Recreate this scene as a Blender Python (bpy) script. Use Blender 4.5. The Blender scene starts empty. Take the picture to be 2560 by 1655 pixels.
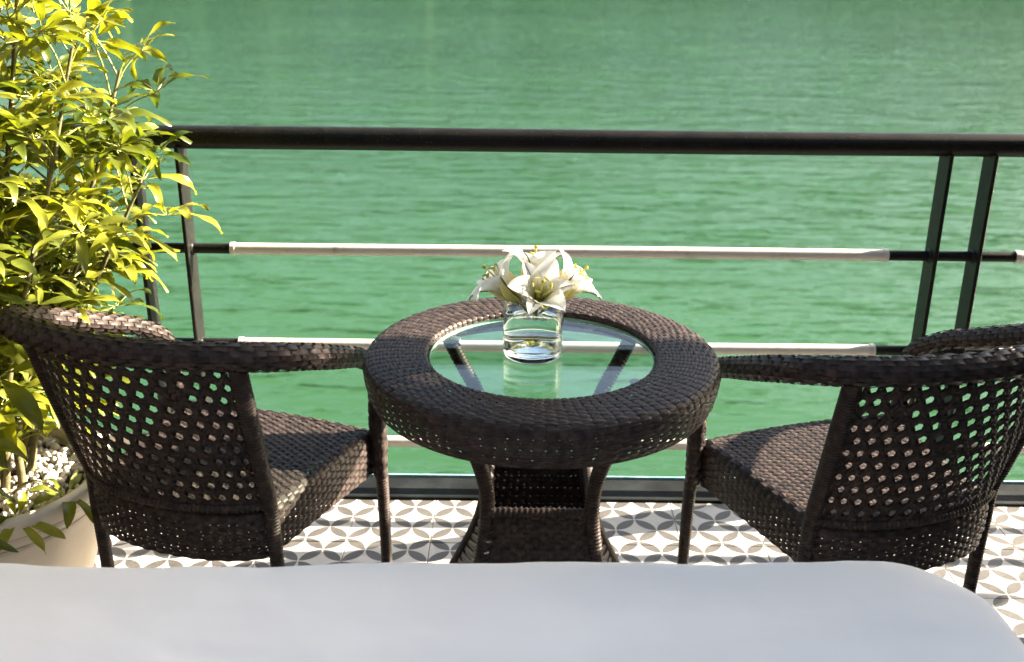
import bpy, bmesh, math, random
import numpy as np
from mathutils import Vector, Matrix, Euler
random.seed(7); rng = np.random.default_rng(7)
sc = bpy.context.scene
COL = sc.collection
R = math.radians

# ------------------------------------------------------------------ camera
cam_d = bpy.data.cameras.new('camera'); cam = bpy.data.objects.new('camera', cam_d); COL.objects.link(cam)
cam_d.sensor_width = 36; cam_d.lens = 2650/2560*36
cam_d.clip_start = .05; cam_d.clip_end = 9000
cam.matrix_world = (Matrix.Translation((0, 0, 1.59)) @ Matrix.Rotation(.004, 4, 'Z')
                    @ Matrix.Rotation(R(90-21), 4, 'X') @ Matrix.Rotation(.0095, 4, 'Z'))
cam_d.dof.use_dof = True; cam_d.dof.focus_distance = 2.35; cam_d.dof.aperture_fstop = 3.5
sc.camera = cam
# ------------------------------------------------------------------ sky and sun
SUN_A, SUN_B = 2.1, .55                      # metres right / seaward per metre of height
sun_el = math.atan2(1, math.hypot(SUN_A, SUN_B)); sun_az = math.atan2(SUN_A, SUN_B)
w = bpy.data.worlds.new('World'); sc.world = w; w.use_nodes = True
nt = w.node_tree; nt.nodes.clear()
sky = nt.nodes.new('ShaderNodeTexSky'); sky.sky_type = 'NISHITA'; sky.sun_disc = False
sky.sun_elevation = sun_el; sky.sun_rotation = sun_az; sky.dust_density = 4.0; sky.air_density = 1.0; sky.ozone_density = .6
bg = nt.nodes.new('ShaderNodeBackground'); bg.inputs[1].default_value = .05
wo = nt.nodes.new('ShaderNodeOutputWorld')
nt.links.new(sky.outputs[0], bg.inputs[0]); nt.links.new(bg.outputs[0], wo.inputs[0])
sl = bpy.data.lights.new('sun', 'SUN'); sl.energy = 5.0; sl.angle = R(.53); sl.color = (1, .86, .69)
so = bpy.data.objects.new('sun', sl); COL.objects.link(so)
so.rotation_euler = Vector((-SUN_A, -SUN_B, -1)).to_track_quat('-Z', 'Y').to_euler(); so.location = (6, 4, 6)
vs = sc.view_settings
vs.view_transform = 'Standard'; vs.look = 'None'; vs.gamma = 1; vs.use_curve_mapping = False; vs.exposure = 3.3
vs.use_white_balance = True; vs.white_balance_temperature = 6550; vs.white_balance_tint = 8
sc.cycles.max_bounces = 14; sc.cycles.transmission_bounces = 12; sc.cycles.transparent_max_bounces = 16
sc.cycles.sample_clamp_indirect = 6

# ------------------------------------------------------------------ materials
def mat(name):
    m = bpy.data.materials.new(name); m.use_nodes = True
    return m, m.node_tree, m.node_tree.nodes['Principled BSDF']
def node(t, k, **kw):
    n = t.nodes.new(k)
    for a, b in kw.items(): setattr(n, a, b)
    return n
def mth(t, op, a, b=None, c=None):
    n = node(t, 'ShaderNodeMath', operation=op)
    for i, v in enumerate((a, b, c)):
        if v is None: continue
        if isinstance(v, (int, float)): n.inputs[i].default_value = v
        else: t.links.new(v, n.inputs[i])
    return n.outputs[0]
def ramp(t, fac, stops):
    n = node(t, 'ShaderNodeValToRGB'); e = n.color_ramp.elements
    while len(e) < len(stops): e.new(.5)
    for i, (p, c) in enumerate(stops): e[i].position = p; e[i].color = (*c, 1)
    t.links.new(fac, n.inputs[0]); return n.outputs[0]
def noise(t, scale, detail=3, vec=None, rough=.55, out=0):
    n = node(t, 'ShaderNodeTexNoise'); n.inputs['Scale'].default_value = scale
    n.inputs['Detail'].default_value = detail; n.inputs['Roughness'].default_value = rough
    if vec is not None: t.links.new(vec, n.inputs['Vector'])
    return n.outputs[out]
def coord(t, which='Object', scale=None, rot=None):
    c = node(t, 'ShaderNodeTexCoord').outputs[which]
    if scale is None and rot is None: return c
    m = node(t, 'ShaderNodeMapping')
    if scale: m.inputs['Scale'].default_value = scale
    if rot: m.inputs['Rotation'].default_value = rot
    t.links.new(c, m.inputs[0]); return m.outputs[0]
def bump(t, h, s, d=.01, normal=None):
    b = node(t, 'ShaderNodeBump'); b.inputs['Strength'].default_value = s; b.inputs['Distance'].default_value = d
    t.links.new(h, b.inputs['Height'])
    if normal is not None: t.links.new(normal, b.inputs['Normal'])
    return b.outputs[0]
def simple(name, stops, scale, rough=.5, spec=.5, metal=0, bs=0, bscale=200, bd=.002, rvar=0):
    m, t, p = mat(name); c = coord(t)
    n = noise(t, scale, 4, c)
    t.links.new(ramp(t, n, stops), p.inputs['Base Color'])
    p.inputs['Roughness'].default_value = rough; p.inputs['Specular IOR Level'].default_value = spec
    p.inputs['Metallic'].default_value = metal
    if rvar:
        t.links.new(mth(t, 'MULTIPLY_ADD', noise(t, scale*2.3, 3, c), rvar, rough-rvar*.5), p.inputs['Roughness'])
    if bs: t.links.new(bump(t, noise(t, bscale, 3, c), bs, bd), p.inputs['Normal'])
    return m
M = {}
# synthetic rattan: dark brown plastic strip, each strand a slightly different tone
m, t, p = mat('rattan'); c = coord(t)
n1 = noise(t, 55, 2, c); n2 = noise(t, 420, 3, coord(t, scale=(1, 1, .35)))
mixv = mth(t, 'ADD', mth(t, 'MULTIPLY', n1, .75), mth(t, 'MULTIPLY', n2, .25))
t.links.new(ramp(t, mixv, [(.3, (.014, .0112, .0106)), (.5, (.032, .0242, .0222)), (.7, (.066, .048, .041))]), p.inputs['Base Color'])
t.links.new(mth(t, 'MULTIPLY_ADD', n1, .2, .34), p.inputs['Roughness'])
t.links.new(bump(t, n2, .25, .001), p.inputs['Normal'])
p.inputs['Specular IOR Level'].default_value = .16
M['rattan'] = m
M['black_metal'] = simple('black_metal', [(.35, (.0045, .0045, .0042)), (.65, (.010, .0095, .0085))], 14, .42, .15, 0, .15, 300, .001, .2)
m = M['black_metal']; t = m.node_tree; p = t.nodes['Principled BSDF']     # salt specks and dust on the paint
src = p.inputs['Base Color'].links[0].from_socket; mx = node(t, 'ShaderNodeMixRGB'); mx.inputs[2].default_value = (.16, .14, .115, 1)
t.links.new(ramp(t, noise(t, 330, 2, coord(t)), [(.66, (0, 0, 0)), (.74, (1, 1, 1))]), mx.inputs[0]); t.links.new(src, mx.inputs[1]); t.links.new(mx.outputs[0], p.inputs['Base Color'])
m, t, p = mat('white_sleeve'); c = coord(t)
n1 = noise(t, 9, 5, c); n2 = noise(t, 60, 4, c)
t.links.new(ramp(t, mth(t, 'ADD', mth(t, 'MULTIPLY', n1, .6), mth(t, 'MULTIPLY', n2, .4)),
                 [(.3, (.30, .26, .21)), (.42, (.52, .485, .43)), (.7, (.58, .555, .51))]), p.inputs['Base Color'])
p.inputs['Roughness'].default_value = .42
t.links.new(bump(t, n2, .2, .002), p.inputs['Normal']); M['white'] = m
M['gutter'] = simple('gutter_paint', [(.3, (.002, .0028, .003)), (.5, (.006, .008, .009)), (.75, (.016, .02, .022))], 7, .8, .1, 0, .3, 60, .004, .3)
M['edge'] = simple('edge_paint', [(.3, (.10, .22, .26)), (.7, (.24, .42, .48))], 20, .5)
M['pot'] = simple('pot_clay', [(.3, (.52, .46, .38)), (.7, (.62, .56, .48))], 6, .6, .4, 0, .2, 90, .003)
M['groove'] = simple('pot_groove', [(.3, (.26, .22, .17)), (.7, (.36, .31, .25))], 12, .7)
M['soil'] = simple('soil', [(.3, (.03, .02, .013)), (.7, (.08, .055, .035))], 40, .9, .2, 0, .6, 80, .01)
M['pebble'] = simple('white_pebble', [(.3, (.22, .195, .16)), (.6, (.38, .355, .31))], 26, .6)
M['bark'] = simple('stem_bark', [(.3, (.07, .065, .03)), (.7, (.15, .13, .06))], 60, .7, .3, 0, .4, 200, .003)
M['petiole'] = simple('leaf_stalk', [(.3, (.20, .22, .05)), (.7, (.32, .34, .09))], 30, .45)
M['roof'] = simple('roof_paint', [(.3, (.62, .61, .58)), (.7, (.70, .69, .66))], 3, .6)
M['glass_edge'] = simple('polished_glass_edge', [(.3, (.20, .34, .28)), (.7, (.30, .46, .39))], 30, .12)
M['dark_pad'] = simple('rubber_pad', [(.3, (.02, .02, .02)), (.7, (.04, .04, .04))], 80, .5)
M['timber'] = simple('timber_wall', [(.3, (.05, .03, .02)), (.7, (.10, .065, .04))], 5, .5)
M['grout'] = simple('grout', [(.3, (.13, .12, .105)), (.7, (.22, .20, .18))], 30, .85)

# cement tile: white ground, grey petals of interlocking circles
m, t, p = mat('cement_tile')
geo = node(t, 'ShaderNodeNewGeometry').outputs['Position']
sep = node(t, 'ShaderNodeSeparateXYZ'); t.links.new(geo, sep.inputs[0])
DIAG = .115; S = DIAG/math.sqrt(2)
nz = noise(t, 35, 2, geo); wob = mth(t, 'MULTIPLY_ADD', nz, .02, -.01)
u = mth(t, 'MULTIPLY', mth(t, 'ADD', sep.outputs[0], sep.outputs[1]), 1/(S*math.sqrt(2)))
v = mth(t, 'MULTIPLY', mth(t, 'SUBTRACT', sep.outputs[0], sep.outputs[1]), 1/(S*math.sqrt(2)))
fu = mth(t, 'ABSOLUTE', mth(t, 'SUBTRACT', mth(t, 'FRACT', u), .5)); fv = mth(t, 'ABSOLUTE', mth(t, 'SUBTRACT', mth(t, 'FRACT', v), .5))
def dist(a, b): 
    a1 = mth(t, 'SUBTRACT', 1, a)
    return mth(t, 'SQRT', mth(t, 'ADD', mth(t, 'MULTIPLY', a1, a1), mth(t, 'MULTIPLY', b, b)))
d = mth(t, 'ADD', mth(t, 'MINIMUM', dist(fu, fv), dist(fv, fu)), wob)
mask = ramp(t, d, [(.683, (1, 1, 1)), (.697, (0, 0, 0))])
n1 = noise(t, 16, 5, geo); n2 = noise(t, 120, 3, geo)
pet = ramp(t, mth(t, 'ADD', mth(t, 'MULTIPLY', n1, .5), mth(t, 'MULTIPLY', n2, .5)), [(.3, (.050, .046, .041)), (.7, (.090, .083, .074))])
wht = ramp(t, n1, [(.25, (.30, .285, .265)), (.45, (.42, .41, .395)), (.75, (.46, .455, .445))])
mx = node(t, 'ShaderNodeMixRGB'); t.links.new(mask, mx.inputs[0]); t.links.new(wht, mx.inputs[1]); t.links.new(pet, mx.inputs[2])
hv = node(t, 'ShaderNodeHueSaturation'); t.links.new(mx.outputs[0], hv.inputs['Color'])      # each tile pressed and worn a little differently
t.links.new(mth(t, 'MULTIPLY_ADD', node(t, 'ShaderNodeObjectInfo').outputs['Random'], .26, .86), hv.inputs['Value'])
dirt = node(t, 'ShaderNodeMixRGB'); dirt.inputs[2].default_value = (.10, .085, .065, 1); t.links.new(hv.outputs[0], dirt.inputs[1])
t.links.new(ramp(t, noise(t, 7, 6, geo, .7), [(.56, (0, 0, 0)), (.78, (.55, .55, .55))]), dirt.inputs[0])
t.links.new(dirt.outputs[0], p.inputs['Base Color'])
t.links.new(mth(t, 'MULTIPLY_ADD', n1, .25, .35), p.inputs['Roughness'])
t.links.new(bump(t, n2, .1, .002), p.inputs['Normal']); M['tile'] = m

# jade sea water
m, t, p = mat('sea_water')
geo = node(t, 'ShaderNodeNewGeometry').outputs['Position']
def wavemap(sx, sy, rz):
    mp = node(t, 'ShaderNodeMapping'); mp.inputs['Scale'].default_value = (sx, sy, 1); mp.inputs['Rotation'].default_value = (0, 0, rz)
    t.links.new(geo, mp.inputs[0]); return mp.outputs[0]
h1 = noise(t, 1.0, 3, wavemap(.36, 1.5, .10), .5); h2 = noise(t, 1.0, 3, wavemap(1.3, 5.0, -.08), .5); h3 = noise(t, 1.0, 2, wavemap(.10, .22, .3), .5)
cr = noise(t, 1.0, 2, wavemap(1.1, 3.4, .05), .5); cr = mth(t, 'MULTIPLY', mth(t, 'POWER', mth(t, 'MAXIMUM', mth(t, 'SUBTRACT', cr, .54), 0), 1.2), 4.5)
gust = mth(t, 'MAXIMUM', mth(t, 'MULTIPLY_ADD', noise(t, 1, 2, wavemap(.09, .2, .2)), 3.0, -.9), .15)
hh = mth(t, 'ADD', mth(t, 'MULTIPLY', mth(t, 'MULTIPLY', cr, gust), .5), mth(t, 'ADD', mth(t, 'MULTIPLY', h1, .55), mth(t, 'MULTIPLY', h2, .28)))
wn = bump(t, hh, 1.0, .18)
body = node(t, 'ShaderNodeBsdfDiffuse'); gls = node(t, 'ShaderNodeBsdfGlossy'); frn = node(t, 'ShaderNodeFresnel'); mxw = node(t, 'ShaderNodeMixShader')
t.links.new(ramp(t, noise(t, .06, 3, wavemap(1, 2, 0)), [(.3, (.017, .053, .020)), (.7, (.022, .065, .027))]), body.inputs[0])   # light scattered inside the water
gls.inputs['Roughness'].default_value = .07; frn.inputs[0].default_value = 1.333
t.links.new(wn, gls.inputs['Normal']); t.links.new(wn, frn.inputs['Normal'])
t.links.new(frn.outputs[0], mxw.inputs[0]); t.links.new(body.outputs[0], mxw.inputs[1]); t.links.new(gls.outputs[0], mxw.inputs[2])
t.links.new(mxw.outputs[0], t.nodes['Material Output'].inputs[0]); t.nodes.remove(p); M['sea'] = m

m, t, p = mat('hill_forest'); geo = node(t, 'ShaderNodeNewGeometry').outputs['Position']
t.links.new(ramp(t, noise(t, .12, 5, geo), [(.3, (.022, .055, .016)), (.55, (.045, .092, .028)), (.74, (.08, .105, .06))]), p.inputs['Base Color'])
p.inputs['Roughness'].default_value = .95; M['hill'] = m

# leaves
def leafmat(name, a, b, tr, trw):
    m, t, p = mat(name); c = coord(t)
    oi = node(t, 'ShaderNodeObjectInfo').outputs['Random']
    n = mth(t, 'ADD', mth(t, 'MULTIPLY', noise(t, 14, 3, c), .45), mth(t, 'MULTIPLY', oi, .55))
    col = ramp(t, n, [(.2, a), (.75, b)])
    t.links.new(col, p.inputs['Base Color']); p.inputs['Roughness'].default_value = .36
    p.inputs['Specular IOR Level'].default_value = .45
    ts = node(t, 'ShaderNodeBsdfTranslucent'); hs = node(t, 'ShaderNodeMixRGB', blend_type='MULTIPLY')
    hs.inputs[0].default_value = 1; hs.inputs[2].default_value = (*tr, 1); t.links.new(col, hs.inputs[1])
    t.links.new(hs.outputs[0], ts.inputs[0])
    mx = node(t, 'ShaderNodeMixShader'); mx.inputs[0].default_value = trw
    t.links.new(p.outputs[0], mx.inputs[1]); t.links.new(ts.outputs[0], mx.inputs[2])
    t.links.new(mx.outputs[0], t.nodes['Material Output'].inputs[0]); return m
M['leaf'] = leafmat('golden_leaf', (.034, .060, .010), (.215, .222, .024), (1.7, 1.7, .5), .40)
# lily petals: cream white, yellow green towards the throat (UV.y runs along the petal)
m, t, p = mat('lily_petal')
uv = node(t, 'ShaderNodeSeparateXYZ'); t.links.new(node(t, 'ShaderNodeTexCoord').outputs['UV'], uv.inputs[0])
col = ramp(t, mth(t, 'ADD', uv.outputs[1], mth(t, 'MULTIPLY_ADD', noise(t, 60, 2, coord(t)), .2, -.1)),
           [(.0, (.45, .48, .10)), (.28, (.72, .66, .26)), (.48, (.88, .87, .76)), (.72, (.90, .90, .88))])
t.links.new(col, p.inputs['Base Color']); p.inputs['Roughness'].default_value = .45
ts = node(t, 'ShaderNodeBsdfTranslucent'); t.links.new(col, ts.inputs[0])
mx = node(t, 'ShaderNodeMixShader'); mx.inputs[0].default_value = .4
t.links.new(p.outputs[0], mx.inputs[1]); t.links.new(ts.outputs[0], mx.inputs[2])
t.links.new(mx.outputs[0], t.nodes['Material Output'].inputs[0])
wv = node(t, 'ShaderNodeTexWave'); wv.inputs['Scale'].default_value = 5; wv.inputs['Distortion'].default_value = .6
t.links.new(node(t, 'ShaderNodeTexCoord').outputs['UV'], wv.inputs[0])
t.links.new(bump(t, wv.outputs[1], .12, .002), p.inputs['Normal']); M['petal'] = m
M['rib'] = simple('petal_rib', [(.3, (.12, .12, .02)), (.7, (.22, .20, .04))], 60, .5)
M['stamen'] = simple('stamen', [(.3, (.45, .46, .10)), (.7, (.6, .58, .16))], 60, .5)
M['anther'] = simple('anther', [(.3, (.34, .30, .02)), (.7, (.52, .46, .05))], 90, .7)
M['stem'] = simple('flower_stem', [(.3, (.07, .10, .025)), (.7, (.13, .16, .05))], 60, .45)
# table glass: clear sheet with a faint green tint (thin-sheet model)
m, t, p = mat('table_glass'); t.nodes.remove(p)
tr = node(t, 'ShaderNodeBsdfTransparent'); tr.inputs[0].default_value = (.90, .96, .93, 1)
gl = node(t, 'ShaderNodeBsdfGlossy'); gl.inputs[1].default_value = .01
gm = node(t, 'ShaderNodeNewGeometry'); dp = node(t, 'ShaderNodeVectorMath', operation='DOT_PRODUCT')
t.links.new(gm.outputs['Normal'], dp.inputs[0]); t.links.new(gm.outputs['Incoming'], dp.inputs[1])
frs = mth(t, 'MULTIPLY_ADD', mth(t, 'POWER', mth(t, 'SUBTRACT', 1, mth(t, 'ABSOLUTE', dp.outputs['Value'])), 5), .96, .04)
mx = node(t, 'ShaderNodeMixShader'); t.links.new(frs, mx.inputs[0]); t.links.new(tr.outputs[0], mx.inputs[1]); t.links.new(gl.outputs[0], mx.inputs[2])
t.links.new(mx.outputs[0], t.nodes['Material Output'].inputs[0]); M['glass_sheet'] = m
M['thin_glass'] = m2 = m.copy(); m2.name = 'thin_glass'; m2.node_tree.nodes['Transparent BSDF'].inputs[0].default_value = (.985, 1, .99, 1)
def glass(name, ior, col):
    m, t, p = mat(name); p.inputs['Base Color'].default_value = (*col, 1); p.inputs['Roughness'].default_value = 0
    p.inputs['Transmission Weight'].default_value = 1; p.inputs['IOR'].default_value = ior
    return m
M['vase_glass'] = glass('vase_glass', 1.48, (.98, 1, .99)); M['vase_water'] = glass('vase_water', 1.33, (.98, 1, .99))
m, t, p = mat('bed_linen'); c = coord(t)
t.links.new(ramp(t, noise(t, 2.2, 3, c), [(.3, (.865, .87, .875)), (.7, (.89, .893, .898))]), p.inputs['Base Color'])
p.inputs['Roughness'].default_value = .85; p.inputs['Sheen Weight'].default_value = .15
t.links.new(bump(t, noise(t, 900, 2, c), .12, .001, bump(t, noise(t, 2.0, 2, coord(t, scale=(.6, 2.6, 1), rot=(0, 0, .35))), .34, .05)), p.inputs['Normal']); M['linen'] = m

# ------------------------------------------------------------------ mesh helpers
def mobj(name, verts, faces, material, parent=None, smooth=True, uvs=None, solid=False):
    me = bpy.data.meshes.new(name)
    me.from_pydata([tuple(map(float, v)) for v in verts], [], faces); me.update()
    if solid:
        bm = bmesh.new(); bm.from_mesh(me); bmesh.ops.remove_doubles(bm, verts=bm.verts, dist=.0006); bmesh.ops.recalc_face_normals(bm, faces=bm.faces); bm.to_mesh(me); bm.free()
    if smooth: me.polygons.foreach_set('use_smooth', [True]*len(me.polygons))
    if material: me.materials.append(M[material] if isinstance(material, str) else material)
    if uvs is not None:
        l = me.uv_layers.new(name='UVMap'); idx = np.zeros(len(me.loops), np.int32); me.loops.foreach_get('vertex_index', idx)
        l.data.foreach_set('uv', np.asarray(uvs, np.float32)[idx].ravel())
    o = bpy.data.objects.new(name, me); COL.objects.link(o)
    if parent: o.parent = parent
    return o
def thing(name, label, cat, loc=(0, 0, 0), rz=0, group=None):
    o = bpy.data.objects.new(name, None); COL.objects.link(o); o.empty_display_size = .1
    o.location = loc; o.rotation_euler = (0, 0, rz); tag(o, label, cat, group); return o
def tag(o, label, cat, group=None):
    o['label'] = label; o['category'] = cat
    if group: o['group'] = group
    return o
def struct(o, kind='structure'): o['kind'] = kind; return o
class MB:
    def __init__(s): s.v = []; s.f = []; s.n = 0
    def add(s, v, f):
        v = np.asarray(v, float).reshape(-1, 3); s.v.append(v); s.f += [tuple(i+s.n for i in q) for q in f]; s.n += len(v)
    def grid(s, P, closed_u=False, closed_v=False):       # P [nu, nv, 3]
        a, b = P.shape[:2]; f = []
        for i in range(a if closed_u else a-1):
            i2 = (i+1) % a
            for j in range(b if closed_v else b-1):
                j2 = (j+1) % b; f.append((i*b+j, i2*b+j, i2*b+j2, i*b+j2))
        s.add(P, f)
    def box(s, c, d, rot=None):
        c = np.array(c); d = np.array(d)/2
        v = np.array([[x, y, z] for x in (-1, 1) for y in (-1, 1) for z in (-1, 1)])*d
        if rot is not None: v = v @ np.array(rot.to_3x3()).T
        s.add(v+c, [(0, 1, 3, 2), (4, 6, 7, 5), (0, 4, 5, 1), (2, 3, 7, 6), (0, 2, 6, 4), (1, 5, 7, 3)])
    def build(s, name, material, parent=None, smooth=True, solid=False): return mobj(name, np.concatenate(s.v), s.f, material, parent, smooth, None, solid)
def bevel(o, w=.004, seg=2):
    bm = bmesh.new(); bm.from_mesh(o.data); bmesh.ops.bevel(bm, geom=list(bm.edges), offset=w, segments=seg, affect='EDGES', profile=.5)
    bm.to_mesh(o.data); bm.free(); return o
def catmull(pts, n):
    p = np.asarray(pts, float); p = np.vstack([2*p[0]-p[1], p, 2*p[-1]-p[-2]]); out = []
    for i in range(1, len(p)-2):
        for k in range(n):
            t = k/n; a, b, c, d = p[i-1], p[i], p[i+1], p[i+2]
            out.append(.5*((2*b)+(-a+c)*t+(2*a-5*b+4*c-d)*t*t+(-a+3*b-3*c+d)*t**3))
    out.append(p[-2]); return np.array(out)
def resample(p, n, closed=False):
    p = np.asarray(p, float)
    if closed: p = np.vstack([p, p[:1]])
    d = np.concatenate([[0], np.cumsum(np.linalg.norm(np.diff(p, axis=0), axis=1))])
    s = np.linspace(0, d[-1], n+1 if closed else n)
    q = np.stack([np.interp(s, d, p[:, k]) for k in range(p.shape[1])], 1)
    return (q[:-1] if closed else q), d[-1]
def frames(p, up=(0, 0, 1)):
    t = np.gradient(p, axis=0); t /= np.linalg.norm(t, axis=1)[:, None]
    a = np.zeros_like(p); u = np.array(up, float)
    if abs(t[0] @ u) > .9: u = np.array([1., 0, 0])
    a[0] = u-(u @ t[0])*t[0]; a[0] /= np.linalg.norm(a[0])
    for i in range(1, len(p)):
        q = a[i-1]-(a[i-1] @ t[i])*t[i]; a[i] = q/np.linalg.norm(q)
    return t, a, np.cross(t, a)
def tube(mb, path, r, k=8, cap=True, rb=None):
    p = np.asarray(path, float); t, a, b = frames(p)
    r = np.broadcast_to(np.asarray(r, float), (len(p),)); rb = r if rb is None else np.broadcast_to(np.asarray(rb, float), (len(p),))
    th = np.arange(k)*2*math.pi/k
    P = p[:, None]+a[:, None]*(np.cos(th)[None, :, None]*r[:, None, None])+b[:, None]*(np.sin(th)[None, :, None]*rb[:, None, None])
    mb.grid(P, closed_v=True)
    if cap:
        mb.add(P[0], [tuple(range(k))]); mb.add(P[-1], [tuple(range(k-1, -1, -1))])
def wrapped(mb, pts, r, pitch=.0085, rb=None, k=10, sub=12):
    """a tube bound with a round strand: every turn of the binding is a raised ring"""
    p = catmull(pts, sub) if len(pts) > 2 else np.array(pts, float)
    L = np.linalg.norm(np.diff(p, axis=0), axis=1).sum(); n = max(2, int(L/pitch)); q, _ = resample(p, n*4+1)
    ph = np.arange(n*4+1) % 4; mod = np.choose(ph, [-.0016, .0, .0011, .0])
    s = np.linspace(0, 1, n*4+1)
    rr = np.interp(s, np.linspace(0, 1, len(np.atleast_1d(r))), np.atleast_1d(r))
    r2 = rr if rb is None else np.interp(s, np.linspace(0, 1, len(np.atleast_1d(rb))), np.atleast_1d(rb))
    tube(mb, q, rr+mod, k, True, r2+mod)
def weave(mb, surf, nu, nv, closed=False, A=.0022, wr=.93, sub=4, stakes=True, flip=1, v0=0., v1=1., jit=.0005, hb=.0009, sw=.34):
    """real over-and-under weave on surf(u,v): nv flat strands along u pass over and under nu stakes"""
    n = nu*sub; U = np.arange(n if closed else n+1)/n; dv = (v1-v0)/nv
    def PN(u, v):
        e = 1e-3; P = surf(u, v); a = surf(u+e, v)-surf(u-e, v); b = surf(u, v+e*.5)-surf(u, v-e*.5)
        N = np.cross(a, b); N /= np.linalg.norm(N, axis=-1)[..., None]+1e-12; return P, N*flip
    cs = [(-.5, -1), (-.26, .0), (.26, .0), (.5, -1)]
    for j in range(nv):
        vc = v0+(j+.5)*dv
        off = A*np.cos(math.pi*(U*nu-.5+j)); off = np.sign(off)*np.abs(off/A)**.5*A
        wj = wr*(1+rng.normal(0, .03)); off = off+rng.normal(0, jit)
        sh = rng.normal(0, .03)*dv
        P = []
        for (c, h) in cs:
            p, N = PN(U, np.full_like(U, vc+c*dv*wj+sh)); P.append(p+N*(off+h*hb)[:, None])
        mb.grid(np.stack(P, 1), closed_u=closed)
    if stakes:
        Vs = np.linspace(v0, v1, nv*2+1)
        for i in range(nu if closed else nu):
            uc = (i+.5)/nu; P = []
            for c in (-.5, .5):
                p, N = PN(np.full_like(Vs, uc+c*sw/nu), Vs); o = -.8*A*np.cos(math.pi*(i+(Vs-v0)/dv-.5)); P.append(p+N*o[:, None])
            mb.grid(np.stack(P, 1))

# ================================================================== SETTING
SEA = -3.6
s = struct(mobj('sea', [(-4000, -60, SEA), (4000, -60, SEA), (4000, 6000, SEA), (-4000, 6000, SEA)], [(0, 1, 2, 3)], 'sea'))
# karst hills across the bay (seen only mirrored in the water and the glass)
def hills():
    az = np.radians(np.linspace(-25, 60, 130)); nh = 22; P = np.zeros((len(az), nh, 3))
    for i, a in enumerate(az):
        d = math.degrees(a)
        el = 11*min(1, max(0, (d+25)/5))**.6+.8*math.sin(d*.31+1)+.6*math.sin(d*.83)+.4*math.sin(d*2.1)
        if d > 38: el *= max(.1, 1-(d-38)/24)
        H = 190*math.tan(R(max(el, 1)))
        for j in range(nh):
            f = j/(nh-1); r = 170+60*f**1.6+7*math.sin(d*1.7+j*.9)+4*math.sin(d*4.1-j*1.7)
            P[i, j] = (r*math.sin(a), r*math.cos(a), SEA-1+(H+4)*f*(1+.05*math.sin(d*2.7+j)))
    mb = MB(); mb.grid(P); return mb.build('hills', 'hill')
struct(hills())
# deck slab, with a row-by-row cement tile floor
fl = struct(MB().__class__() and (lambda b: (b.box((0, 1.2, -.075), (7.4, 3.09, .13)), b.build('floor', 'grout', None, False))[1])(MB()))
TS = .23
tile_me = None
k = 0
for iy in range(6):
    for ix in range(-8, 8):
        if tile_me is None:
            b = MB(); b.box((0, 0, 0), (TS-.0024, TS-.0024, .012)); o = bevel(b.build('tile', 'tile', fl, False), .0008, 1); tile_me = o.data
        else:
            o = bpy.data.objects.new('tile', tile_me); COL.objects.link(o); o.parent = fl
        o.location = ((ix+.5)*TS, 2.742-(iy+.5)*TS, -.006+rng.normal(0, .0003)); o.rotation_euler = (rng.normal(0, .0012), rng.normal(0, .0012), 0)
b = MB(); b.box((0, 2.806, -.02), (7.4, .122, .056)); g = struct(bevel(b.build('deck_edge', 'gutter', None, False), .006))
b = MB(); b.box((0, 2.8705, .002), (7.4, .006, .026)); b.build('edge_strip', 'edge', g, False)
# upper deck to the right of the cabin, shading the near half of the balcony
b = MB(); hx0, hx1, hy0, hy1 = 3.0, 3.52, 2.83, 3.03      # opening added in the unseen upper deck, letting sun onto the lilies
for x0, x1, y0, y1 in ((2.3, hx0, .02, 3.1), (hx1, 12.3, .02, 3.1), (hx0, hx1, .02, hy0), (hx0, hx1, hy1, 3.1)):
    b.box(((x0+x1)/2, (y0+y1)/2, 2.475), (x1-x0, y1-y0, .03))
rf = struct(b.build('roof', 'roof', None, False))
b = MB()
for k in range(7): b.box(((hx0+hx1)/2, hy0+.0145+k*.0295, 2.475), (hx1-hx0, .0190, .004))      # slats added over the opening to weaken that sun
b.build('added_sun_slats', 'black_metal', rf, False)
for x, y1 in ((2.68, 2.5), (-2.68, 2.8)):
    b = MB(); b.box((x, (1.61+y1)/2, 1.225), (.06, y1-1.61, 2.45)); struct(b.build('added_side_screen', 'timber', None, False))  # unseen screens added to cut side skylight on the chairs
for nm, c, dm in (('added_sky_screen', (-3.2, 2.3, 2.53), (6.4, 1.6, .14)), ('added_sky_screen', (1.15, 2.09, 2.53), (2.29, 1.18, .14)), ('cabin_ceiling', (-.25, -1.0, 2.57), (5.1, 1.4, .14))):  # unseen slabs added to cut skylight on table and chairs, leaving the bed open
    b = MB(); b.box(c, dm); struct(b.build(nm, 'roof' if nm != 'cabin_ceiling' else 'timber', None, False))
# timber walls of the cabin around and behind the bed
b = MB(); b.box((0, -1.65, 1.25), (5.6, .1, 2.5)); struct(b.build('cabin_back_wall', 'timber', None, False))
for x, nm in ((-2.75, 'cabin_left_wall'), (2.75, 'cabin_right_wall')):
    b = MB(); b.box((x, .0, 1.25), (.1, 3.2, 2.5)); struct(b.build(nm, 'timber', None, False))

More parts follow.
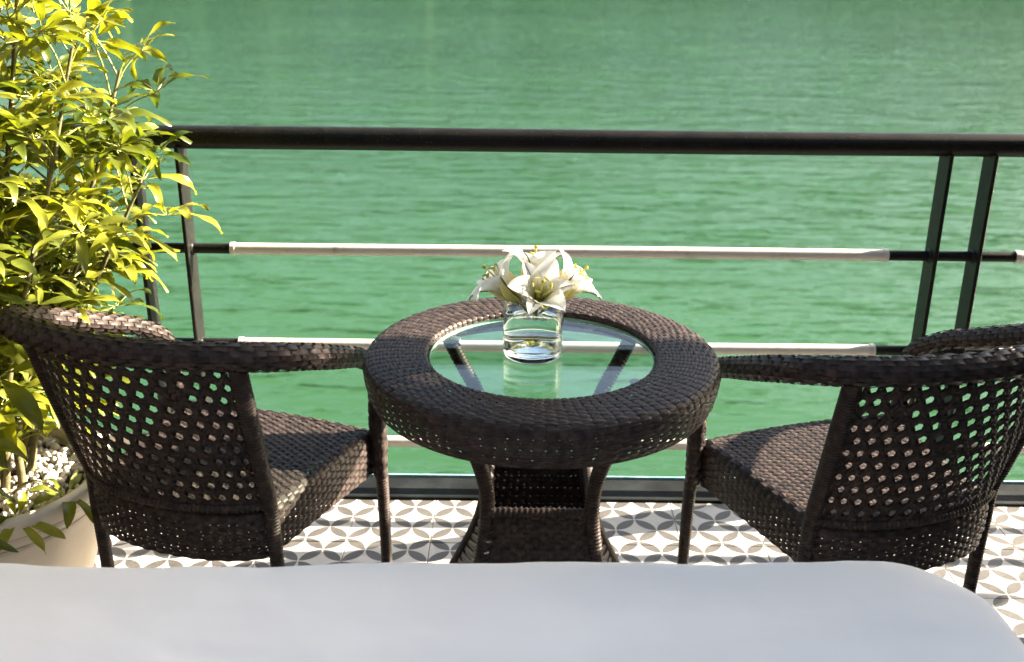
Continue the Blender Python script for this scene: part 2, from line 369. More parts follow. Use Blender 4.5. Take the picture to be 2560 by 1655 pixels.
# ================================================================== RAILING
RY = 2.85
rail = thing('railing', 'dark metal balcony railing with white sleeved crossbars along the water', 'railing', (0, RY, 0))
def bar(name, m, x0, x1, z, r, k=14, nudge=0, par=None):
    mb = MB(); n = max(2, int(abs(x1-x0)/.25)+1); xs = np.linspace(x0, x1, n)
    zz = z+.0008*np.sin(xs*3+z*9)
    tube(mb, np.stack([xs, np.full(n, nudge), zz], 1), r, k); return mb.build(name, m, par or rail)
ZT, ZS = 1.046, (.735, .448, .137)
JX = -1.0
bar('top_rail', 'black_metal', -3.4, JX-.0015, ZT, .0315, 20); bar('top_rail', 'black_metal', JX+.0015, 3.4, ZT, .0315, 20)
posts = [(-1.04), (-.915), (1.158), (1.278)]
for x in posts:
    mb = MB(); mb.box((x, 0, (ZT-.02+.0)/2), (.011, .075, ZT-.02)); bevel(mb.build('post', 'black_metal', rail, False), .002, 1)
for z in ZS:
    for (x0, x1, w0, w1) in ((-.915, 1.158, -.80, 1.035), (1.278, 3.35, 1.392, 3.3), (-3.2, -1.04, -3.1, -1.13)):
        for (a, c) in ((x0, w0), (w1, x1)): bar('rail_stub', 'black_metal', a, c, z, .0145)
        sl_ = bar('rail_sleeve', 'white', w0, w1, z, .0165, 16)
        for e, sg in ((w0, 1), (w1, -1)): bar('sleeve_end', 'white', e-.001*sg, e+.011*sg, z, .0185, 16, 0, sl_)
    for (a, c) in ((-1.04, -.915), (1.158, 1.278)): bar('rail_stub', 'black_metal', a+.0055, c-.0055, z, .0145)
    for x in posts:
        mb = MB(); th = np.linspace(0, 2*math.pi, 15)[:-1]
        for sg in (-1, 1):
            P = np.stack([np.stack([np.full(14, x+sg*(.0055+dx)), r*np.cos(th), z+r*np.sin(th)*(1+.1*np.sin(3*th))], 1) for dx, r in ((0, .0205), (.003, .019), (.006, .0155))])
            mb.grid(P, closed_v=True)
        mb.build('weld', 'black_metal', rail)

# ================================================================== CHAIRS
def make_chair():
    t = thing('wicker_armchair', 'x', 'chair', group='wicker armchairs')
    # ---- seat outline (closed, anticlockwise from front right)
    out = [(.275, .225)]
    out += [(.275*(1-q)+.228*q, .225*(1-q)-.19*q) for q in np.linspace(.1, 1, 8)]
    out += [(.228*math.cos(a), -.19-.085*math.sin(a)**1.0) for a in np.linspace(.12, math.pi-.12, 13)]
    out += [(-.228*(1-q)-.275*q, -.19*(1-q)+.225*q) for q in np.linspace(0, 1, 9)]
    out += [(x, .225+.018*(1-(x/.275)**2)) for x in np.linspace(-.2, .2, 7)]
    out = np.array(out)[::-1]
    ol, per = resample(out, 240, True)
    for _ in range(6): ol = (np.roll(ol, 1, 0)+2*ol+np.roll(ol, -1, 0))/4
    nrm = np.roll(ol, -1, 0)-np.roll(ol, 1, 0); nrm /= np.linalg.norm(nrm, axis=1)[:, None]; nrm = np.stack([nrm[:, 1], -nrm[:, 0]], 1)
    if (nrm*ol).sum() < 0: nrm = -nrm
    s240 = np.arange(241)/240
    def peri(u, arr):
        a = np.vstack([arr, arr[:1]]); u = np.mod(u, 1); return np.stack([np.interp(u, s240, a[:, 0]), np.interp(u, s240, a[:, 1])], -1)
    ZTOP = .425
    prof = np.array([(-.030, 0), (-.016, -.001), (-.006, -.006), (-.001, -.016), (0, -.03), (-.001, -.07), (-.006, -.118)]); pr, pl = resample(prof, 60); pv = np.linspace(0, 1, 60)
    def apron(u, v):
        o = np.interp(v, pv, pr[:, 0]); z = np.interp(v, pv, pr[:, 1])
        q = peri(u, ol)+peri(u, nrm)*o[..., None]
        return np.concatenate([q, (ZTOP+z)[..., None]], -1)
    mb = MB(); weave(mb, apron, 96, 15, True, A=.0016, flip=1, wr=1.05, sw=.74, hb=.0007); seat = mb.build('seat_apron', 'rattan', t); seat['kind'] = 'stuff'
    # ---- seat top
    inner = ol-nrm*.024
    ys = np.linspace(-.252, .232, 90); xr = []
    for y in ys:
        c = inner[inner[:, 0] > 0]; i = np.argsort(c[:, 1]); xr.append(np.interp(y, c[i, 1], c[i, 0]))
    yb, yf = inner[:, 1].min(), inner[:, 1].max(); xr = np.array(xr)
    def top(u, v):
        y = yb+(yf-yb)*v; X = np.interp(y, ys, xr)
        c = inner[inner[:, 0] > 0]; i = np.argsort(c[:, 1]); X = np.interp(y, c[i, 1], c[i, 0])
        x = (2*u-1)*X; return np.stack([x, y, ZTOP+.006*(1-(x/.26)**2)*(1-((y)/.26)**2)-.001], -1)
    mb = MB(); weave(mb, top, 27, 52, False, A=.0017, hb=.0007, flip=1, wr=1.0, v0=.006, v1=.994); st = mb.build('seat', 'rattan', t); st['kind'] = 'stuff'
    us = np.linspace(.03, .97, 12); mb = MB(); mb.grid(np.stack([top(us, np.full(12, q))-np.array([0, 0, .007]) for q in np.linspace(.03, .97, 10)]))
    mb.build('seat_liner', 'dark_pad', st)
    # ---- rim: one woven tube running arm - back - arm
    half = [(.287, .204, .545), (.288, .200, .580), (.291, .180, .613), (.297, .138, .643), (.304, .08, .675), (.314, .0, .708), (.328, -.09, .745), (.334, -.178, .781), (.316, -.258, .809), (.248, -.325, .825), (.13, -.368, .83)]
    pts = half+[(0, -.382, .83)]+[(-x, y, z) for x, y, z in half[::-1]]
    path, L = resample(catmull(pts, 12), 220); tt, aa, bb = frames(path)
    # keep the section upright
    side = np.cross(tt, np.array([0, 0, 1.])); side /= np.linalg.norm(side, axis=1)[:, None]; upv = np.cross(side, tt)
    # near the vertical ends take the outward direction instead
    for i in range(len(path)):
        if abs(tt[i, 2]) > .75:
            d = np.array([math.copysign(1, path[i, 0]), 0, 0]); d -= (d @ tt[i])*tt[i]; d /= np.linalg.norm(d)
            side[i] = d*(1 if (d @ side[i]) > 0 else -1); upv[i] = np.cross(side[i], tt[i])
    for _ in range(8):
        for arr in (side, upv): arr[1:-1] = (arr[:-2]+2*arr[1:-1]+arr[2:])/4
    side /= np.linalg.norm(side, axis=1)[:, None]; upv /= np.linalg.norm(upv, axis=1)[:, None]
    uu = np.linspace(0, 1, 220)
    wid = np.interp(uu, [0, .05, .2, .35, .5, .65, .8, .95, 1], [.018, .022, .027, .03, .03, .03, .027, .022, .018]); hei = wid*.9
    def rim(u, v):
        f = lambda A_: np.stack([np.interp(u, uu, A_[:, k]) for k in range(3)], -1)
        th = 2*math.pi*v; a, b_ = np.interp(u, uu, wid), np.interp(u, uu, hei)
        return f(path)+f(side)*(a*np.cos(th))[..., None]+f(upv)*(b_*np.sin(th))[..., None]
    mb = MB(); weave(mb, rim, 88, 16, False, A=.0015, flip=-1, wr=1.0, sub=4)
    o = mb.build('arm_rim', 'rattan', t); o['kind'] = 'stuff'
    mb = MB(); tube(mb, path[4:-4], wid[4:-4]-.0055, 8, True, hei[4:-4]-.0055); mb.build('rim_core', 'rattan', o)
    # ---- backrest shell: open hexagonal (three-way) cane weave
    def shell(s_, q):          # s_ in [-1,1] across, q in [0,1] upward
        a = np.asarray(s_)*1.25; bx, by = .225, -.2; tx, ty = .243, -.295
        w_ = bx+(tx-bx)*q; x = w_*np.sin(a)/math.sin(1.25)
        back = .072+.012*q; y0 = by+(ty-by)*q
        y = y0-back*(np.cos(a)-math.cos(1.25))/(1-math.cos(1.25))
        z =   .437+(.805-.437)*q-.028*q*np.abs(s_)**3
        return np.stack([x, y, z], -1)
    Wm, Hm = .30, .355; Lh = .0365; ds = Lh*math.sqrt(3)/2
    mb = MB()
    dirs = [np.array([math.cos(a), math.sin(a)]) for a in (0, math.pi/3, 2*math.pi/3)]
    nors = [np.array([-d[1], d[0]]) for d in dirs]
    # three-way weave: lines n.x = (k+1/2)*ds for every direction, so that three never meet in a point
    def lo(kdir): return .5*ds
    def shellN(X, Y):
        sP = shell(X/Wm, Y/Hm); e = 1e-3
        a = shell((X+e)/Wm, Y/Hm)-shell((X-e)/Wm, Y/Hm); b_ = shell(X/Wm, (Y+e)/Hm)-shell(X/Wm, (Y-e)/Hm)
        N = np.cross(a, b_); N /= np.linalg.norm(N, axis=-1)[..., None]; return sP, N
    for kd in range(3):
        d, nn = dirs[kd], nors[kd]; d2, n2 = dirs[(kd+1) % 3], nors[(kd+1) % 3]
        for li in range(-40, 60):
            c = lo(kd)+li*ds; p0 = nn*c
            # clip to the rectangle
            t0, t1 = -2., 2.
            for ax, (mn, mx_) in enumerate(((-Wm, Wm), (0.0, Hm))):
                if abs(d[ax]) < 1e-9:
                    if not (mn <= p0[ax] <= mx_): t0, t1 = 1, 0
                    continue
                a, b_ = (mn-p0[ax])/d[ax], (mx_-p0[ax])/d[ax]; t0 = max(t0, min(a, b_)); t1 = min(t1, max(a, b_))
            if t1-t0 < .02: continue
            # phase: over at crossings with the next direction
            tc = ((lo((kd+1) % 3))-n2 @ p0)/(n2 @ d)
            n = max(3, int((t1-t0)/(Lh/6))); T = np.linspace(t0, t1, n)
            o_ = .0024*np.cos(2*math.pi*(T-tc)/Lh)
            for sgn in (-1, 1):
                cen = sgn*.0042; P = []
                for w_, h_ in ((-.0041, -.0012), (-.0019, 0), (.0019, 0), (.0041, -.0012)):
                    Q = p0+nn*(cen+w_)+d*T[:, None]; sp, N = shellN(Q[:, 0], np.clip(Q[:, 1], 0, Hm)); P.append(sp-N*(o_+h_)[:, None])
                mb.grid(np.stack(P, 1))
    o = mb.build('backrest', 'rattan', t); o['kind'] = 'stuff'
    # edge binding along the foot of the shell
    mb = MB(); ss = np.linspace(-1, 1, 40); wrapped(mb, shell(ss, np.zeros(40)), .011, .01, None, 8, 1); mb.build('back_binding', 'rattan', t)
    # rear posts and legs
    for sg in (-1, 1):
        q = np.linspace(0, 1, 7); sp = shell(np.full(7, sg*1.0), q)
        mb = MB(); pts = [(sg*.232, -.19, .0), (sg*.230, -.192, .2), (sg*.228, -.196, .36)]+[tuple(x) for x in sp]+[(sg*.256, -.318, .824)]
        wrapped(mb, pts, [.014, .0145, .016, .017, .017], .0075, [.014, .0145, .018, .021, .021], 10, 8); mb.build('rear_leg', 'rattan', t)
        mb = MB(); wrapped(mb, [(sg*.290, .222, 0), (sg*.289, .220, .2), (sg*.288, .215, .32)], [.0135, .0145, .016], .0075, None, 10, 8)
        mb.build('front_leg', 'rattan', t)
        def leg(u, v, sg=sg):
            z = .30+.27*u; th = 2*math.pi*v; r = .0185+.003*np.cos((u-.5)*5)
            return np.stack([sg*.287+r*np.cos(th), .2125+r*np.sin(th)-.01*u, z], -1)
        mb = MB(); weave(mb, leg, 14, 7, False, A=.0016, flip=-1, wr=1.0); o = mb.build('arm_support', 'rattan', t); o['kind'] = 'stuff'
        mb = MB(); tube(mb, [(sg*.287, .213, .3), (sg*.287, .203, .57)], .015, 8); mb.build('support_core', 'rattan', o)
    return t
def copy_tree(o, parent=None):
    c = o.copy(); COL.objects.link(c); c.parent = parent
    for ch in list(o.children): copy_tree(ch, c)
    return c
TX, TY = .055, 2.09
chL = make_chair(); chL['label'] = 'dark wicker armchair beside the leafy potted plant, facing the water'
chR = copy_tree(chL); chR['label'] = 'dark wicker armchair in front of the paired railing posts, without a plant beside it'
chL.location = (-.672, 2.225, 0); chL.rotation_euler.z = R(-18)
chR.location = (.775, 2.19, 0); chR.rotation_euler.z = R(18)

# ================================================================== TABLE
ZTB = .746; ZGL = ZTB-.011
tb = thing('wicker_table', 'round dark wicker table with a glass top between the armchairs', 'table', (TX, TY, 0))
RO, RI = .376, .243
prof = catmull([(RI-.001, ZTB-.026), (RI, ZTB-.012), (RI+.004, ZTB-.002), (RI+.03, ZTB), (.31, ZTB+.001), (RO-.03, ZTB-.001), (RO-.009, ZTB-.006), (RO-.001, ZTB-.018), (RO, ZTB-.035), (RO-.006, ZTB-.065), (RO-.016, ZTB-.092)], 8)
prr, _ = resample(prof, 120); pv2 = np.linspace(0, 1, 120)
def ring(u, v):
    r = np.interp(v, pv2, prr[:, 0]); z = np.interp(v, pv2, prr[:, 1]); th = 2*math.pi*u
    return np.stack([r*np.cos(th), r*np.sin(th), z], -1)
mb = MB(); weave(mb, ring, 100, 31, True, A=.0016, flip=-1, wr=1.04, sub=6, sw=.76, hb=.0007); o = mb.build('table_rim', 'rattan', tb); o['kind'] = 'stuff'
mb = MB(); th = np.linspace(0, 2*math.pi, 65)[:-1]
P = np.stack([np.stack([r*np.cos(th), r*np.sin(th), np.full(64, z)], 1) for r, z in ((RI+.012, ZTB-.02), (RO-.03, ZTB-.02), (RO-.03, ZTB-.034), (RI+.012, ZTB-.034))])
mb.grid(P, True, True); mb.build('rim_frame', 'black_metal', tb)
mb = MB(); RG = RI-.003
P = np.stack([np.stack([r*np.cos(th), r*np.sin(th), np.full(64, z)], 1) for r, z in ((.0005, ZGL-.001), (RG-.002, ZGL-.001), (RG, ZGL-.003), (RG, ZGL-.006), (RG-.002, ZGL-.008), (.0005, ZGL-.008))])
mb.grid(P, closed_v=True); gt = mb.build('glass_top', 'glass_sheet', tb, False, True)
mb = MB(); mb.grid(np.stack([np.stack([(RG+d_)*np.cos(th), (RG+d_)*np.sin(th), np.full(64, z)], 1) for d_, z in ((-.0022, ZGL-.0004), (.0004, ZGL-.0022), (.0004, ZGL-.0068), (-.0022, ZGL-.0086))]), closed_v=True); mb.build('glass_edge', 'glass_edge', gt)
for a in (45, 135, 225, 315):
    mb = MB(); cx, cy = (RI-.022)*math.cos(R(a+14)), (RI-.022)*math.sin(R(a+14)); tq = np.linspace(0, 2*math.pi, 13)[:-1]
    P = np.stack([np.stack([cx+r*np.cos(tq), cy+r*np.sin(tq), np.full(12, z)], 1) for r, z in ((.001, ZGL-.0095), (.012, ZGL-.0095), (.013, ZGL-.012), (.008, ZGL-.017), (.001, ZGL-.018))])
    mb.grid(P, closed_v=True); mb.build('glass_pad', 'dark_pad', tb)
def legc(sx, sy):
    return [(sx*.225, sy*.235, .705), (sx*.185, sy*.185, .645), (sx*.14, sy*.14, .575), (sx*.117, sy*.117, .49), (sx*.112, sy*.112, .43), (sx*.117, sy*.117, .36), (sx*.138, sy*.138, .25), (sx*.185, sy*.185, .12), (sx*.235, sy*.235, .0)]
for sx in (-1, 1):
    for sy in (-1, 1):
        mb = MB(); wrapped(mb, legc(sx, sy), [.0175, .0165, .016, .015, .0145], .0085, None, 10, 8); mb.build('leg', 'rattan', tb)
lz = resample(catmull(legc(1, 1), 12), 200)[0]
def halfw(z): return np.interp(z, lz[::-1, 2], lz[::-1, 0])
for a in range(4):
    ca, sa = math.cos(a*math.pi/2), math.sin(a*math.pi/2)
    def panel(u, v, ca=ca, sa=sa):
        z = .414-.35*v; h = halfw(z); x = (2*u-1)*(h-.008); y = -h-.002
        return np.stack([x*ca-y*sa, x*sa+y*ca, z], -1)
    mb = MB(); weave(mb, panel, 14, 30, False, A=.0018, flip=1, wr=1.04, sw=.66); o = mb.build('base_panel', 'rattan', tb); o['kind'] = 'stuff'
    mb = MB(); wrapped(mb, [tuple(panel(np.array(0.), np.array(0.))), tuple(panel(np.array(1.), np.array(0.)))], .0125, .011); mb.build('panel_bar', 'rattan', tb)

# ================================================================== VASE
VX, VY, VZ = .036, 2.09, ZGL-.001
vase = thing('glass_vase', 'clear cylindrical glass vase of water standing on the glass tabletop', 'vase', (VX, VY, VZ+.0006))
def lathe(mb, pr, k=48, closed=False):
    th = np.arange(k)*2*math.pi/k; pr = np.asarray(pr, float)
    P = np.stack([np.stack([r*np.cos(th), r*np.sin(th), np.full(k, z)], 1) for r, z in pr]); mb.grid(P, closed, True)
mb = MB(); VR = .0635; VH = .142
lathe(mb, [(.0004, 0), (.05, .0), (.0605, .0006), (.0630, .0028), (VR, .008), (VR, VH-.002), (VR-.0008, VH), (VR-.0019, VH), (VR-.0027, VH-.002), (VR-.0027, .026), (VR-.010, .0185), (VR-.03, .0165), (.0004, .016)])
mb.build('vase_body', 'thin_glass', vase, True, True)
mb = MB(); lathe(mb, [(.0004, .0012), (.057, .0012), (.0605, .004), (.0612, .010), (.0606, .0142), (.058, .0152), (.0004, .0152)]); mb.build('vase_foot', 'vase_glass', vase, True, True)
mb = MB(); WL = .098
lathe(mb, [(.0004, .0158), (VR-.03, .0163), (VR-.0098, .0183), (VR-.0025, .0258), (VR-.0025, WL+.0012), (VR-.005, WL), (.0004, WL)])
mb.build('water', 'vase_water', vase, True, True)
# lilies
def petal(L, W, open_, curl, roll, name, par, rotz, axis_rot, base, rib):
    nu_, nv_ = 15, 9; T = np.linspace(0, 1, nu_); Sx = np.linspace(-1, 1, nv_); V = np.zeros((nu_, nv_, 3)); UV = np.zeros((nu_, nv_, 2))
    ang = R(8)+open_*T**1.1+curl*T**4; dl = L/(nu_-1)
    r = .004+np.concatenate([[0], np.cumsum(np.sin(ang[:-1])*dl)]); h = np.concatenate([[0], np.cumsum(np.cos(ang[:-1])*dl)])
    wprof = W*np.sin(math.pi*np.clip(T, 0, 1)**.78*.985+.02)**.72; wprof[0] = .003; wprof[-1] = .0015
    for i in range(nu_):
        nrm = np.array([-math.cos(ang[i]), 0, math.sin(ang[i])])       # towards the axis
        for j, s_ in enumerate(Sx):
            cup = wprof[i]*(.34*(1-T[i])+.10)*(s_*s_)
            wave = .0025*math.sin(T[i]*11+roll+s_*1.3)*abs(s_)*T[i]
            V[i, j] = np.array([r[i], s_*wprof[i]*.5, h[i]])+nrm*(cup-.0015*math.exp(-(s_/.18)**2)+wave); UV[i, j] = (s_*.5+.5, T[i])
    mw = Matrix.Translation(base) @ axis_rot @ Matrix.Rotation(rotz, 4, 'Z')
    A_ = np.array(mw); V2 = V.reshape(-1, 3) @ A_[:3, :3].T+A_[:3, 3]
    f = [(i*nv_+j, (i+1)*nv_+j, (i+1)*nv_+j+1, i*nv_+j+1) for i in range(nu_-1) for j in range(nv_-1)]
    o = mobj(name, V2, f, 'petal', par, True, UV.reshape(-1, 2))
    if rib:
        mid = np.stack([r, np.zeros(nu_), h], 1); nn = np.stack([-np.cos(ang), 0*ang, np.sin(ang)], 1)
        mid = mid-nn*.0022; mid = mid @ A_[:3, :3].T+A_[:3, 3]
        mb = MB(); tube(mb, mid, np.linspace(.0028, .0012, nu_), 6); mb.build('petal_rib', 'rib', o)
    return o
def lily(label, base, tilt, az, L, open_, curl, spin, stem_to):
    o = thing('lily', label, 'flower', (VX, VY, VZ), 0, 'lilies in the vase')
    ar = Matrix.Rotation(az, 4, 'Z') @ Matrix.Rotation(tilt, 4, 'Y'); base = Vector(base)
    for k in range(6):
        inner = k % 2
        petal(L*(1.0 if inner else .97), (.064 if inner else .046), open_*(1+random.uniform(-.12, .12)), curl*random.uniform(.6, 1.3), random.uniform(0, 6), 'petal', o,
              spin+k*math.pi/3+random.uniform(-.08, .08), ar, base+ar @ Vector((0, 0, .004 if inner else 0)), not inner)
    for k in range(7):
        a = k*math.pi/3+.4; rr = .22 if k < 6 else .0; Ls = L*(.72 if k < 6 else .84)
        pts = [Vector((0, 0, .01)), Vector((rr*Ls*.25*math.cos(a), rr*Ls*.25*math.sin(a), Ls*.5)), Vector((rr*Ls*math.cos(a), rr*Ls*math.sin(a), Ls))]
        pts = [tuple(base+ar @ q) for q in pts]; mb = MB(); tube(mb, catmull(pts, 5), np.linspace(.0013, .0009, 11) if k < 6 else np.linspace(.0022, .0017, 11), 6)
        st = mb.build('stamen' if k < 6 else 'pistil', 'stamen', o)
        tip = Vector(pts[-1]); d = (ar @ Vector((-math.sin(a), math.cos(a), .5))).normalized(); mb = MB()
        hl = .0075 if k < 6 else .004
        q = [tip-d*hl, tip-d*hl*.5, tip, tip+d*hl*.5, tip+d*hl]; tube(mb, [tuple(x) for x in q], [.0008, .0021, .0024, .0021, .0008] if k < 6 else [.002, .004, .0045, .004, .002], 6)
        mb.build('anther' if k < 6 else 'stigma', 'anther', st)
    mb = MB(); b2 = base+ar @ Vector((0, 0, .006)); mid = (b2+Vector(stem_to))/2+Vector((0, 0, .006))
    tube(mb, catmull([tuple(b2), tuple(mid), stem_to], 6), [.0035]*13, 8); mb.build('stem', 'stem', o)
H0 = VH
lily('white lily at the front of the vase, opening towards the bed', (.006, -.020, H0-.026), R(40), R(-80), .118, 1.0, .6, R(92), (.006, -.004, .074))
lily('white lily on the plant side of the vase, long petal drooping over the rim', (-.026, .002, H0-.024), R(46), R(176), .128, 1.02, 1.7, R(0), (-.004, .002, .072))
lily('white lily farthest from the plant, one petal stretched out sideways', (.030, .004, H0-.022), R(48), R(6), .128, .92, 1.0, R(0), (.01, .002, .073))
lily('white lily standing highest at the back of the bunch', (.002, .022, H0-.018), R(14), R(85), .124, .82, .9, R(40), (.002, .006, .070))

# ================================================================== POT, PEBBLES, PLANT
PX, PY = -1.285, 2.245
pot = thing('plant_pot', 'round cream pot with moulded bands holding the leafy plant', 'pot', (PX, PY, 0))
mb = MB(); lathe(mb, [(.0005, .0), (.195, .0), (.205, .006), (.235, .09), (.262, .18), (.279, .262), (.2825, .275), (.2795, .279), (.2845, .286), (.2885, .30), (.2870, .305), (.293, .310), (.299, .335), (.301, .35), (.297, .358), (.285, .36), (.276, .354), (.272, .335), (.268, .28), (.0005, .28)], 72)
mb.build('pot_body', 'pot', pot)
mb = MB()
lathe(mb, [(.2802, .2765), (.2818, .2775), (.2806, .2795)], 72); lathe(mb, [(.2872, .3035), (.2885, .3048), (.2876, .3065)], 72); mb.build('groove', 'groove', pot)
mb = MB(); lathe(mb, [(.0005, .306), (.12, .304), (.269, .296)], 40); mb.build('soil', 'soil', pot)
ico = bmesh.new(); bmesh.ops.create_icosphere(ico, subdivisions=2, radius=1); iv = np.array([v.co[:] for v in ico.verts]); ifc = [tuple(v.index for v in f.verts) for f in ico.faces]; ico.free()
mb = MB()
for i in range(1300):
    r = .262*math.sqrt(random.random()); a = random.uniform(0, 2*math.pi); sz = random.uniform(.006, .0125)
    rot = np.array(Euler([random.uniform(0, 6) for _ in range(3)]).to_matrix())
    v = (iv*(1+rng.normal(0, .06, (len(iv), 1))))*np.array([sz*random.uniform(.9, 1.3), sz, sz*random.uniform(.6, .85)])
    mb.add(v @ rot.T+np.array([r*math.cos(a), r*math.sin(a), .304+random.uniform(.0, .016)]), ifc)
o = mb.build('pebbles', 'pebble'); o.location = (PX, PY, 0); o['kind'] = 'stuff'; tag(o, 'white pebbles covering the soil in the cream pot', 'pebbles')

plant = thing('schefflera_plant', 'tall bushy umbrella plant with glossy yellow green leaves in the cream pot', 'plant', (PX, PY, .315))
def leaf_mesh(seed):
    rd = random.Random(seed); V = []; F = []; n0 = 0
    mbp = MB(); Lp = .11+.06*rd.random()
    pts = [(0, 0, 0), (Lp*.5, 0, Lp*.22), (Lp, 0, Lp*.26)]; tube(mbp, catmull(pts, 4), np.linspace(.0026, .0017, 9), 5)
    nleaf = rd.choice([6, 7, 7, 8]); E = np.array(pts[-1]); mats = [0]*len(mbp.f)
    for k in range(nleaf):
        a = (k/nleaf)*2*math.pi+rd.uniform(-.18, .18)+.2; fwd = .5+.5*math.cos(a)
        L = (.088+.046*fwd)*rd.uniform(.88, 1.12); W = L*rd.uniform(.22, .29); pit = R(rd.uniform(-28, 8)); droop = rd.uniform(.7, 1.5); tw = rd.uniform(-.5, .5); wv = rd.uniform(0, 6)
        nu_, nv_ = 9, 5; T = np.linspace(0, 1, nu_); ang = pit+.45-droop*T**1.2; pl = .018+.01*rd.random()
        r = pl*math.cos(pit+.45)+np.concatenate([[0], np.cumsum(np.cos(ang[:-1])*L/(nu_-1))]); h = pl*math.sin(pit+.45)+np.concatenate([[0], np.cumsum(np.sin(ang[:-1])*L/(nu_-1))])
        wp = W*np.sin(math.pi*T**.85*.99)**.75; wp[0] = .002; wp[-1] = .001
        P = np.zeros((nu_, nv_, 3))
        for i in range(nu_):
            nx, nz_ = -math.sin(ang[i]), math.cos(ang[i]); tw_ = tw*T[i]
            for j, s_ in enumerate(np.linspace(-1, 1, nv_)):
                lat = s_*wp[i]*.5; up = .30*abs(lat)+.0045*math.sin(T[i]*9+wv+s_)*abs(s_)
                la, ua = lat*math.cos(tw_)-up*math.sin(tw_), lat*math.sin(tw_)+up*math.cos(tw_)
                P[i, j] = (r[i]+nx*ua, la, h[i]+nz_*ua)
        ca, sa = math.cos(a), math.sin(a); rot = np.array([[ca, -sa, 0], [sa, ca, 0], [0, 0, 1]])
        q0 = len(mbp.f); mbp.grid((P.reshape(-1, 3) @ rot.T+E).reshape(nu_, nv_, 3)); mats += [1]*(len(mbp.f)-q0)
        q0 = len(mbp.f); st = np.array([[0, 0, 0], [r[0], 0, h[0]], [r[2], 0, h[2]]]) @ rot.T+E; tube(mbp, st, [.0012, .0012, .0008], 4, False); mats += [0]*(len(mbp.f)-q0)
    me = bpy.data.meshes.new('leaf'); me.from_pydata([tuple(v) for v in np.concatenate(mbp.v)], [], mbp.f); me.update()
    me.polygons.foreach_set('use_smooth', [True]*len(me.polygons)); me.materials.append(M['petiole']); me.materials.append(M['leaf'])
    me.polygons.foreach_set('material_index', mats); return me
leafs = [leaf_mesh(100+i) for i in range(9)]
def in_chair(x, y, z):
    dx, dy = x-chL.location.x, y-chL.location.y; c, s_ = math.cos(R(18)), math.sin(R(18)); lx, ly = dx*c-dy*s_, dx*s_+dy*c
    return z < .86 and abs(lx) < .36 and -.42 < ly < .36
stems = [  # foot x,y ; top x,y,z (plant-local, z from soil)
    ((.02, .02), (.06, .05, 1.55)), ((.07, -.03), (.33, .08, 1.02)), ((-.05, .05), (-.06, .12, 1.45)), ((.09, .06), (.40, .20, .70)),
    ((.03, -.08), (.16, -.06, 1.18)), ((-.08, -.04), (-.14, -.10, 1.25)), ((.0, .10), (.20, .26, .92)), ((.05, -.05), (.28, .14, .58)), ((-.02, -.10), (-.02, -.16, .72)), ((.10, .0), (.24, .12, 1.26)), ((.06, .07), (.36, .26, .95)), ((-.01, -.03), (.02, .02, 1.05))]
nleaf = 0
for si, (f, tp) in enumerate(stems):
    rd = random.Random(40+si); bow = Vector((rd.uniform(-.05, .05), rd.uniform(-.05, .05), 0))
    pts = [Vector((f[0], f[1], -.01)), Vector((f[0]*.7+tp[0]*.3, f[1]*.7+tp[1]*.3, tp[2]*.33))+bow, Vector((f[0]*.3+tp[0]*.7, f[1]*.3+tp[1]*.7, tp[2]*.68))+bow*.6, Vector(tp)]
    cp = catmull([tuple(p) for p in pts], 8); mb = MB(); tube(mb, cp, np.linspace(.0105, .0035, len(cp)), 7); mb.build('stem', 'bark', plant)
    n = int(tp[2]*20)+8; a0 = rd.uniform(0, 6)
    for k in range(n):
        q = .12+.88*(k+.5)/n; i = q*(len(cp)-1); i0 = min(int(i), len(cp)-2); P = cp[i0]+(cp[i0+1]-cp[i0])*(i-i0)
        for att in range(6):
            az = a0+k*2.4+rd.uniform(-.4, .4)+att*1.1
            ex, ey, ez = PX+P[0]+.2*math.cos(az), PY+P[1]+.2*math.sin(az), .315+P[2]
            if not in_chair(ex, ey, ez) and not in_chair(PX+P[0]+.1*math.cos(az), PY+P[1]+.1*math.sin(az), ez): break
        else: continue
        if ey > 2.78 and ez < 1.2: continue
        o = bpy.data.objects.new('leaf', leafs[rd.randrange(len(leafs))]); COL.objects.link(o); o.parent = plant
        o.location = P; sc_ = rd.uniform(.75, 1.15)*(1.0 if q < .85 else .85); o.scale = (sc_,)*3
        o.rotation_euler = (rd.uniform(-.3, .3), rd.uniform(-.45, .25) if q < .9 else rd.uniform(-.9, -.3), az); nleaf += 1
for k, (x, y, z, az, tilt, s_) in enumerate([(.13, -.13, .04, -55, .45, .72), (.10, -.16, .05, -80, .5, .8), (.16, -.06, .05, -28, .45, .8), (-.02, -.12, .10, -95, .3, .9), (.04, -.10, .22, -60, .2, 1.0),
        (-.06, -.10, .30, -120, .1, 1.0), (.06, -.06, .34, -40, .15, 1.0), (.0, -.12, .40, -85, .1, 1.05), (.10, .0, .26, -10, .25, .9), (-.1, -.05, .2, -150, .2, 1.0), (.05, -.12, .14, -70, .3, .85), (.09, -.02, .44, -30, .1, 1.0)]):
    o = bpy.data.objects.new('leaf', leafs[k % len(leafs)]); COL.objects.link(o); o.parent = plant; o.location = (x, y, z); o.scale = (s_,)*3
    o.rotation_euler = (.2*math.sin(k*2.3), tilt, R(az))
    st = Vector((x*.55, y*.55, -.005)); mb = MB(); tube(mb, catmull([tuple(st), (x*.8, y*.8, z*.6), (x, y, z)], 5), np.linspace(.005, .003, 11), 6); mb.build('stem', 'bark', plant)
print('leaves', nleaf)

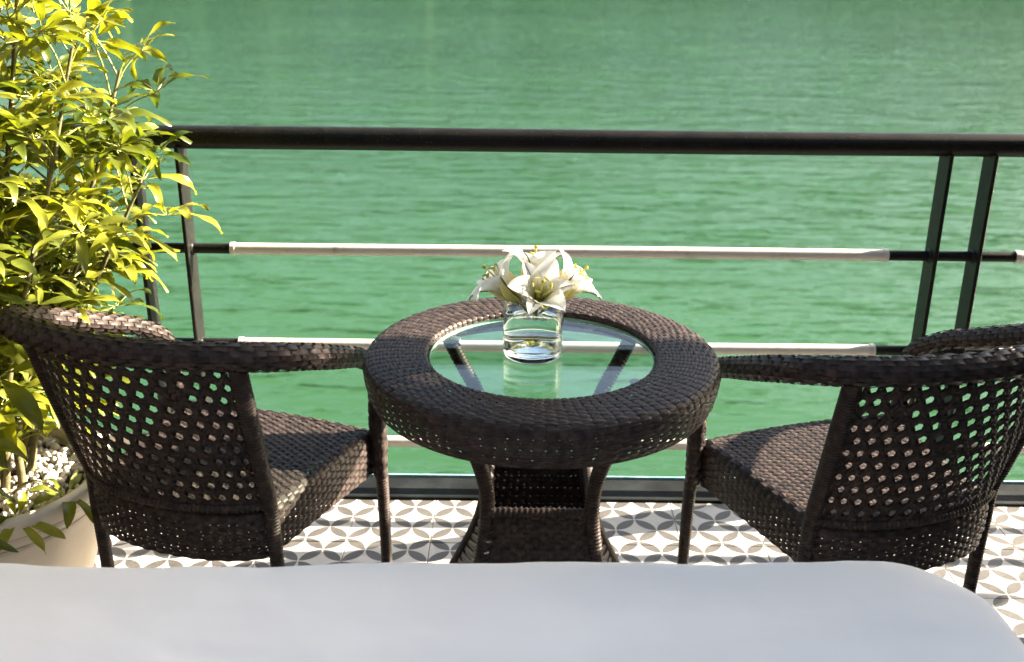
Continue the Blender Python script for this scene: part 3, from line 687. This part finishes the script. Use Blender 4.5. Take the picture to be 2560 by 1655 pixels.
# ================================================================== BED
bed = thing('bed', 'white sheeted bed with a rounded corner filling the foreground', 'bed', (-.235, .60, 0), R(1.7))
def bed_sheet():
    hw, y1, y0, zt = 1.075, .99, -1.0, .557; rc = .17
    # plan outline of the foot end: left side, rounded corners, far edge, right side
    o = [(-hw, y0)]+[(-hw, y) for y in np.linspace(y0, y1-rc, 12)[1:]]
    o += [(-hw+rc-rc*math.cos(a), y1-rc+rc*math.sin(a)) for a in np.linspace(0, math.pi/2, 12)[1:]]
    o += [(x, y1+.003*math.sin(x*7)+.002*math.sin(x*17+1)) for x in np.linspace(-hw+rc, hw-rc, 30)[1:-1]]
    o += [(hw-rc+rc*math.sin(a), y1-rc+rc*math.cos(a)) for a in np.linspace(0, math.pi/2, 12)]
    o += [(hw, y) for y in np.linspace(y1-rc, y0, 12)[1:]]
    o = np.array(o); n = len(o); c = np.stack([o[:, 0]*.0, np.minimum(o[:, 1], y1-.45)], 1)
    rows = []
    for f in (0, .1, .2, .3, .4, .47, .54, .60, .66, .71, .76, .81, .86, .91): rows.append(np.column_stack([c+(o-c)*f, zt+.002*np.sin(o[:, 0]*3*f+1)+.0015*np.sin(o[:, 0]*8+f*6)]))
    for f, dz in ((.955, -.004), (.985, -.014), (1.0, -.034), (1.006, -.07), (1.008, -.14), (1.012, -.26), (1.016, -.38), (1.02, -.50)):
        wob = .004*np.sin(np.arange(n)*.9)*max(0, -dz-.05)*4; rows.append(np.column_stack([c+(o-c)*(f+wob[:, None]), np.full(n, zt+dz)+.0015*np.sin(o[:, 0]*6)*(dz > -.1)]))
    mb = MB(); mb.grid(np.stack(rows)); ob = mb.build('bed_sheet', 'linen', bed)
    sd = ob.modifiers.new('s', 'SUBSURF'); sd.levels = sd.render_levels = 2
    for nm, sc_, st_ in (('soft_folds', .26, .012), ('small_creases', .07, .0035)):
        tx_ = bpy.data.textures.new(nm, 'CLOUDS'); tx_.noise_scale = sc_; tx_.noise_depth = 3
        dm_ = ob.modifiers.new(nm, 'DISPLACE'); dm_.texture = tx_; dm_.strength = st_; dm_.mid_level = .5
bed_sheet()
mb = MB(); mb.box((0, -.04, .17), (2.0, 1.8, .28)); mb.build('bed_base', 'roof', bed, False)
